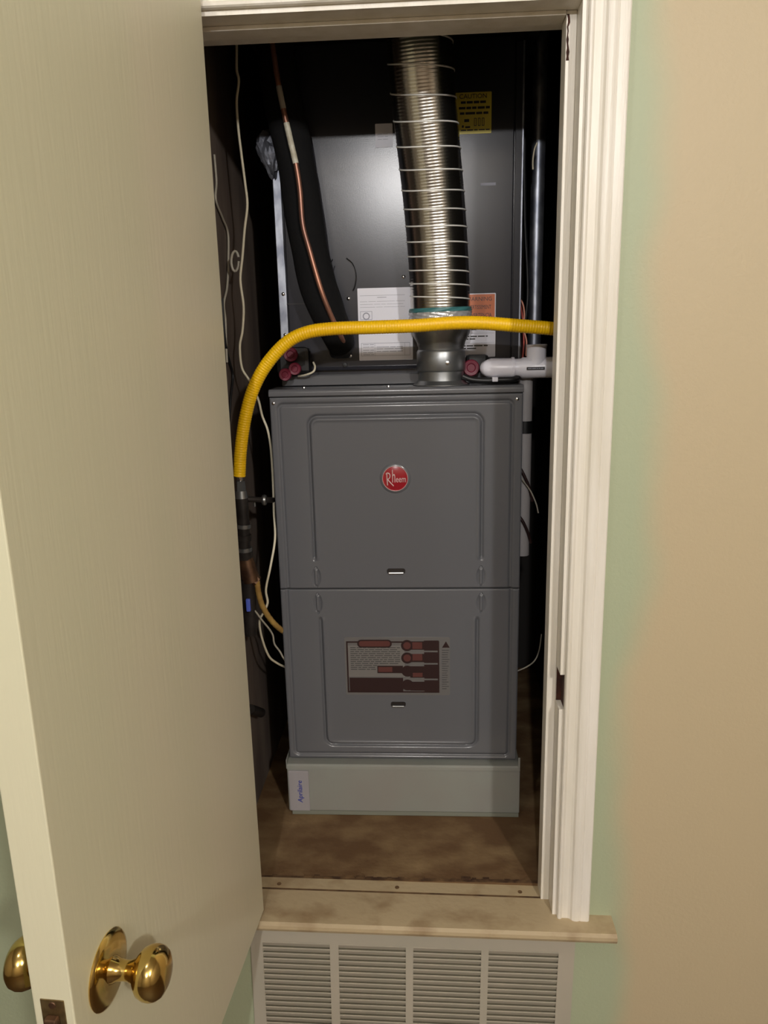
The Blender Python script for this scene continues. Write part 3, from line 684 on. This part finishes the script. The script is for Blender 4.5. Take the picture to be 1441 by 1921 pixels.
cable('ground_cable', 'short pale cable running from the gas valve into the furnace side', 'cable', 'wiregrey',
      [(470, 1137, -.06), (480, 1148, -.055), (492, 1164, -.05), (505, 1180, -.04), (512, 1192, -.03), (515, 1208, -.02), (525, 1222, -.005), (533, 1236, .01), (545, 1250, .06)], .0021)
q = [onY(441+7*math.cos(t*.42), 490+19*math.sin(t*.42), .035) for t in range(15)]
tag(MB().tube(q, .0026, 8).obj('cable_loop', 'wiregrey'), 'small coiled cable loop tied to the ivory cable', 'cable')
q = [onY(471+7*math.cos(t*.4), 1165+17*math.sin(t*.4), -.05) for t in range(12)]
tag(MB().tube(q, .0018, 8).obj('hanging_loop', 'wiregrey'), 'dim cable loop hanging under the blue valve handle', 'cable')

# ------------------------------------------------------------------ white condensate piping and cables on the other side
pv = thing('condensate_pipe', 'white plastic condensate pipe tee above the furnace corner by the jamb', 'drain pipe', onY(1000, 690, .05))
YP = .045
a, b = onY(921, 691, YP), onY(962, 690.5, YP)
kid(MB().tube([a+Vector((-.012, .012, -.001)), a+Vector((-.010, .006, 0)), a+Vector((-.005, .0015, 0)), a, b], lambda i, j: (.010, .0155, .0190, .0205, .0205)[i], 28).obj('elbow', 'pvc', None, 50), pv)
kid(MB().tube([onY(959, 690, YP), onY(964, 690, YP)], .0222, 28).obj('elbow_rim', 'pvc'), pv)
c = onY(1036, 689, YP)
tee = kid(MB().tube([onY(964, 690, YP), onY(976, 690, YP), onY(980, 690, YP), c, c+Vector((.03, 0, 0))], lambda i, j: (.0185, .0190, .0215, .0215, .0215)[i], 28).obj('tee', 'pvc', None, 50), pv)
t0 = onY(1006, 690, YP); t1 = onY(1005, 645, YP)
kid(MB().tube([t0, Vector((t0.x, t0.y, t1.z-.004))], .0205, 28, False).obj('riser', 'pvc'), pv)
kid(MB().lathe([(.0185, -.004), (.0212, -.004), (.0218, 0), (.0205, .001), (.0180, .001), (.0175, -.03)], (t0.x, t0.y, t1.z-.002), 'z', 28).obj('riser_rim', 'pvc'), pv)
lb = onY(1006, 691, YP-.0216)
k = kid(MB().box(lb.x-.0195, lb.x+.0175, lb.y-.0006, lb.y+.004, lb.z-.0032, lb.z+.0028).obj('printed_strip', 'ink'), pv)
mm = MB(); random.seed(2)
bars(mm, lb.x-.017, lb.x+.015, (lb.z-.001,), .0018, .003, .008, .001, lb.y-.0009); kid(mm.obj('print', 'inkgrey'), pv)
d0 = onY(990, 700, .075)
for name, m_, ya_, yb_, r in (('downpipe', 'pvcgrey', 704, 789, .0155), ('coupling', 'rubber', 789, 812, .0165), ('downpipe', 'pvcgrey', 812, 1040, .0155)):
    za, zb2 = onY(990, ya_, .075).z, onY(990, yb_, .075).z
    kid(MB().tube([(d0.x-.004, .075, za), (d0.x-.004, .075, zb2)], r, 24).obj(name, m_), pv)
q = spline(path([(868, 706, .03), (885, 712, .028), (910, 714, .026), (935, 713, .026), (962, 712, .028), (972, 708, .04)]), 8)
dh = thing('drain_hose', 'black rubber drain hose lying on the furnace top under the white elbow', 'hose', onY(910, 715, .03))
kid(MB().tube(q, .0062, 14).obj('tube', 'rubber'), dh)
a = onY(929, 713, .017); kid(MB().box(a.x-.006, a.x+.006, a.y-.002, a.y+.014, a.z-.0035, a.z+.006, .0015).obj('clip', 'paper'), dh)
# galvanised pipe, wires
g0 = onY(1003, 600, .20)
mp_ = tag(MB().tube([(g0.x, .20, .93), (g0.x, .20, 1.885)], .0150, 20).obj('metal_conduit', 'galv'), 'shiny galvanised conduit standing behind the white riser', 'conduit')
cable('control_cable', 'black control cable hanging beside the coil cabinet corner', 'cable', 'wireblk', [(985, 180, .17), (984, 300, .17), (985, 420, .17), (989, 500, .165), (990, 560, .16), (984, 620, .15), (986, 665, .13)], .0035)
cable('red_wire', 'dull red wire in the bundle beside the coil cabinet', 'wire', 'wirered', [(972, 556, .15), (977, 575, .14), (981, 600, .13), (983, 640, .12), (981, 672, .11)], .0022)
cable('salmon_wire', 'salmon pink wire in the bundle beside the coil cabinet', 'wire', 'wirepink', [(973, 558, .14), (981, 570, .13), (984, 590, .12), (982, 615, .115), (988, 640, .11), (987, 668, .10)], .0018)
cable('brown_cable', 'dark sheathed cable beside the red and salmon wires', 'cable', 'inkbrown', [(968, 570, .15), (972, 600, .15), (976, 640, .14), (977, 680, .13)], .0048)
cable('white_tail', 'short white wire tail in the dark gap above the conduit', 'wire', 'wire', [(1008, 268, .12), (1003, 280, .12), (1000, 300, .12), (1000, 318, .12)], .0018)
cable('low_voltage_wire', 'pale wire crossing the drain pipe beside the furnace door', 'wire', 'wiregrey', [(976, 895, .045), (984, 905, .045), (996, 922, .05), (1006, 945, .06), (1010, 962, .07)], .0016)
cable('dark_strap', 'dark strap wound over the drain pipe below the pale wire', 'wire', 'inkbrown', [(976, 878, .05), (984, 893, .048), (993, 915, .05), (999, 940, .06)], .0032)
cable('dark_strap', 'dark strap wound lowest around the drain pipe', 'wire', 'inkbrown', [(974, 968, .05), (982, 980, .048), (990, 998, .05), (996, 1018, .06)], .0032)
cable('floor_cable', 'thin grey cable arcing low behind the furnace corner', 'wire', 'wiregrey', [(970, 1259, .02), (990, 1250, .03), (1004, 1238, .05), (1012, 1218, .08), (1016, 1190, .12)], .0016)
bpy.context.view_layer.update()
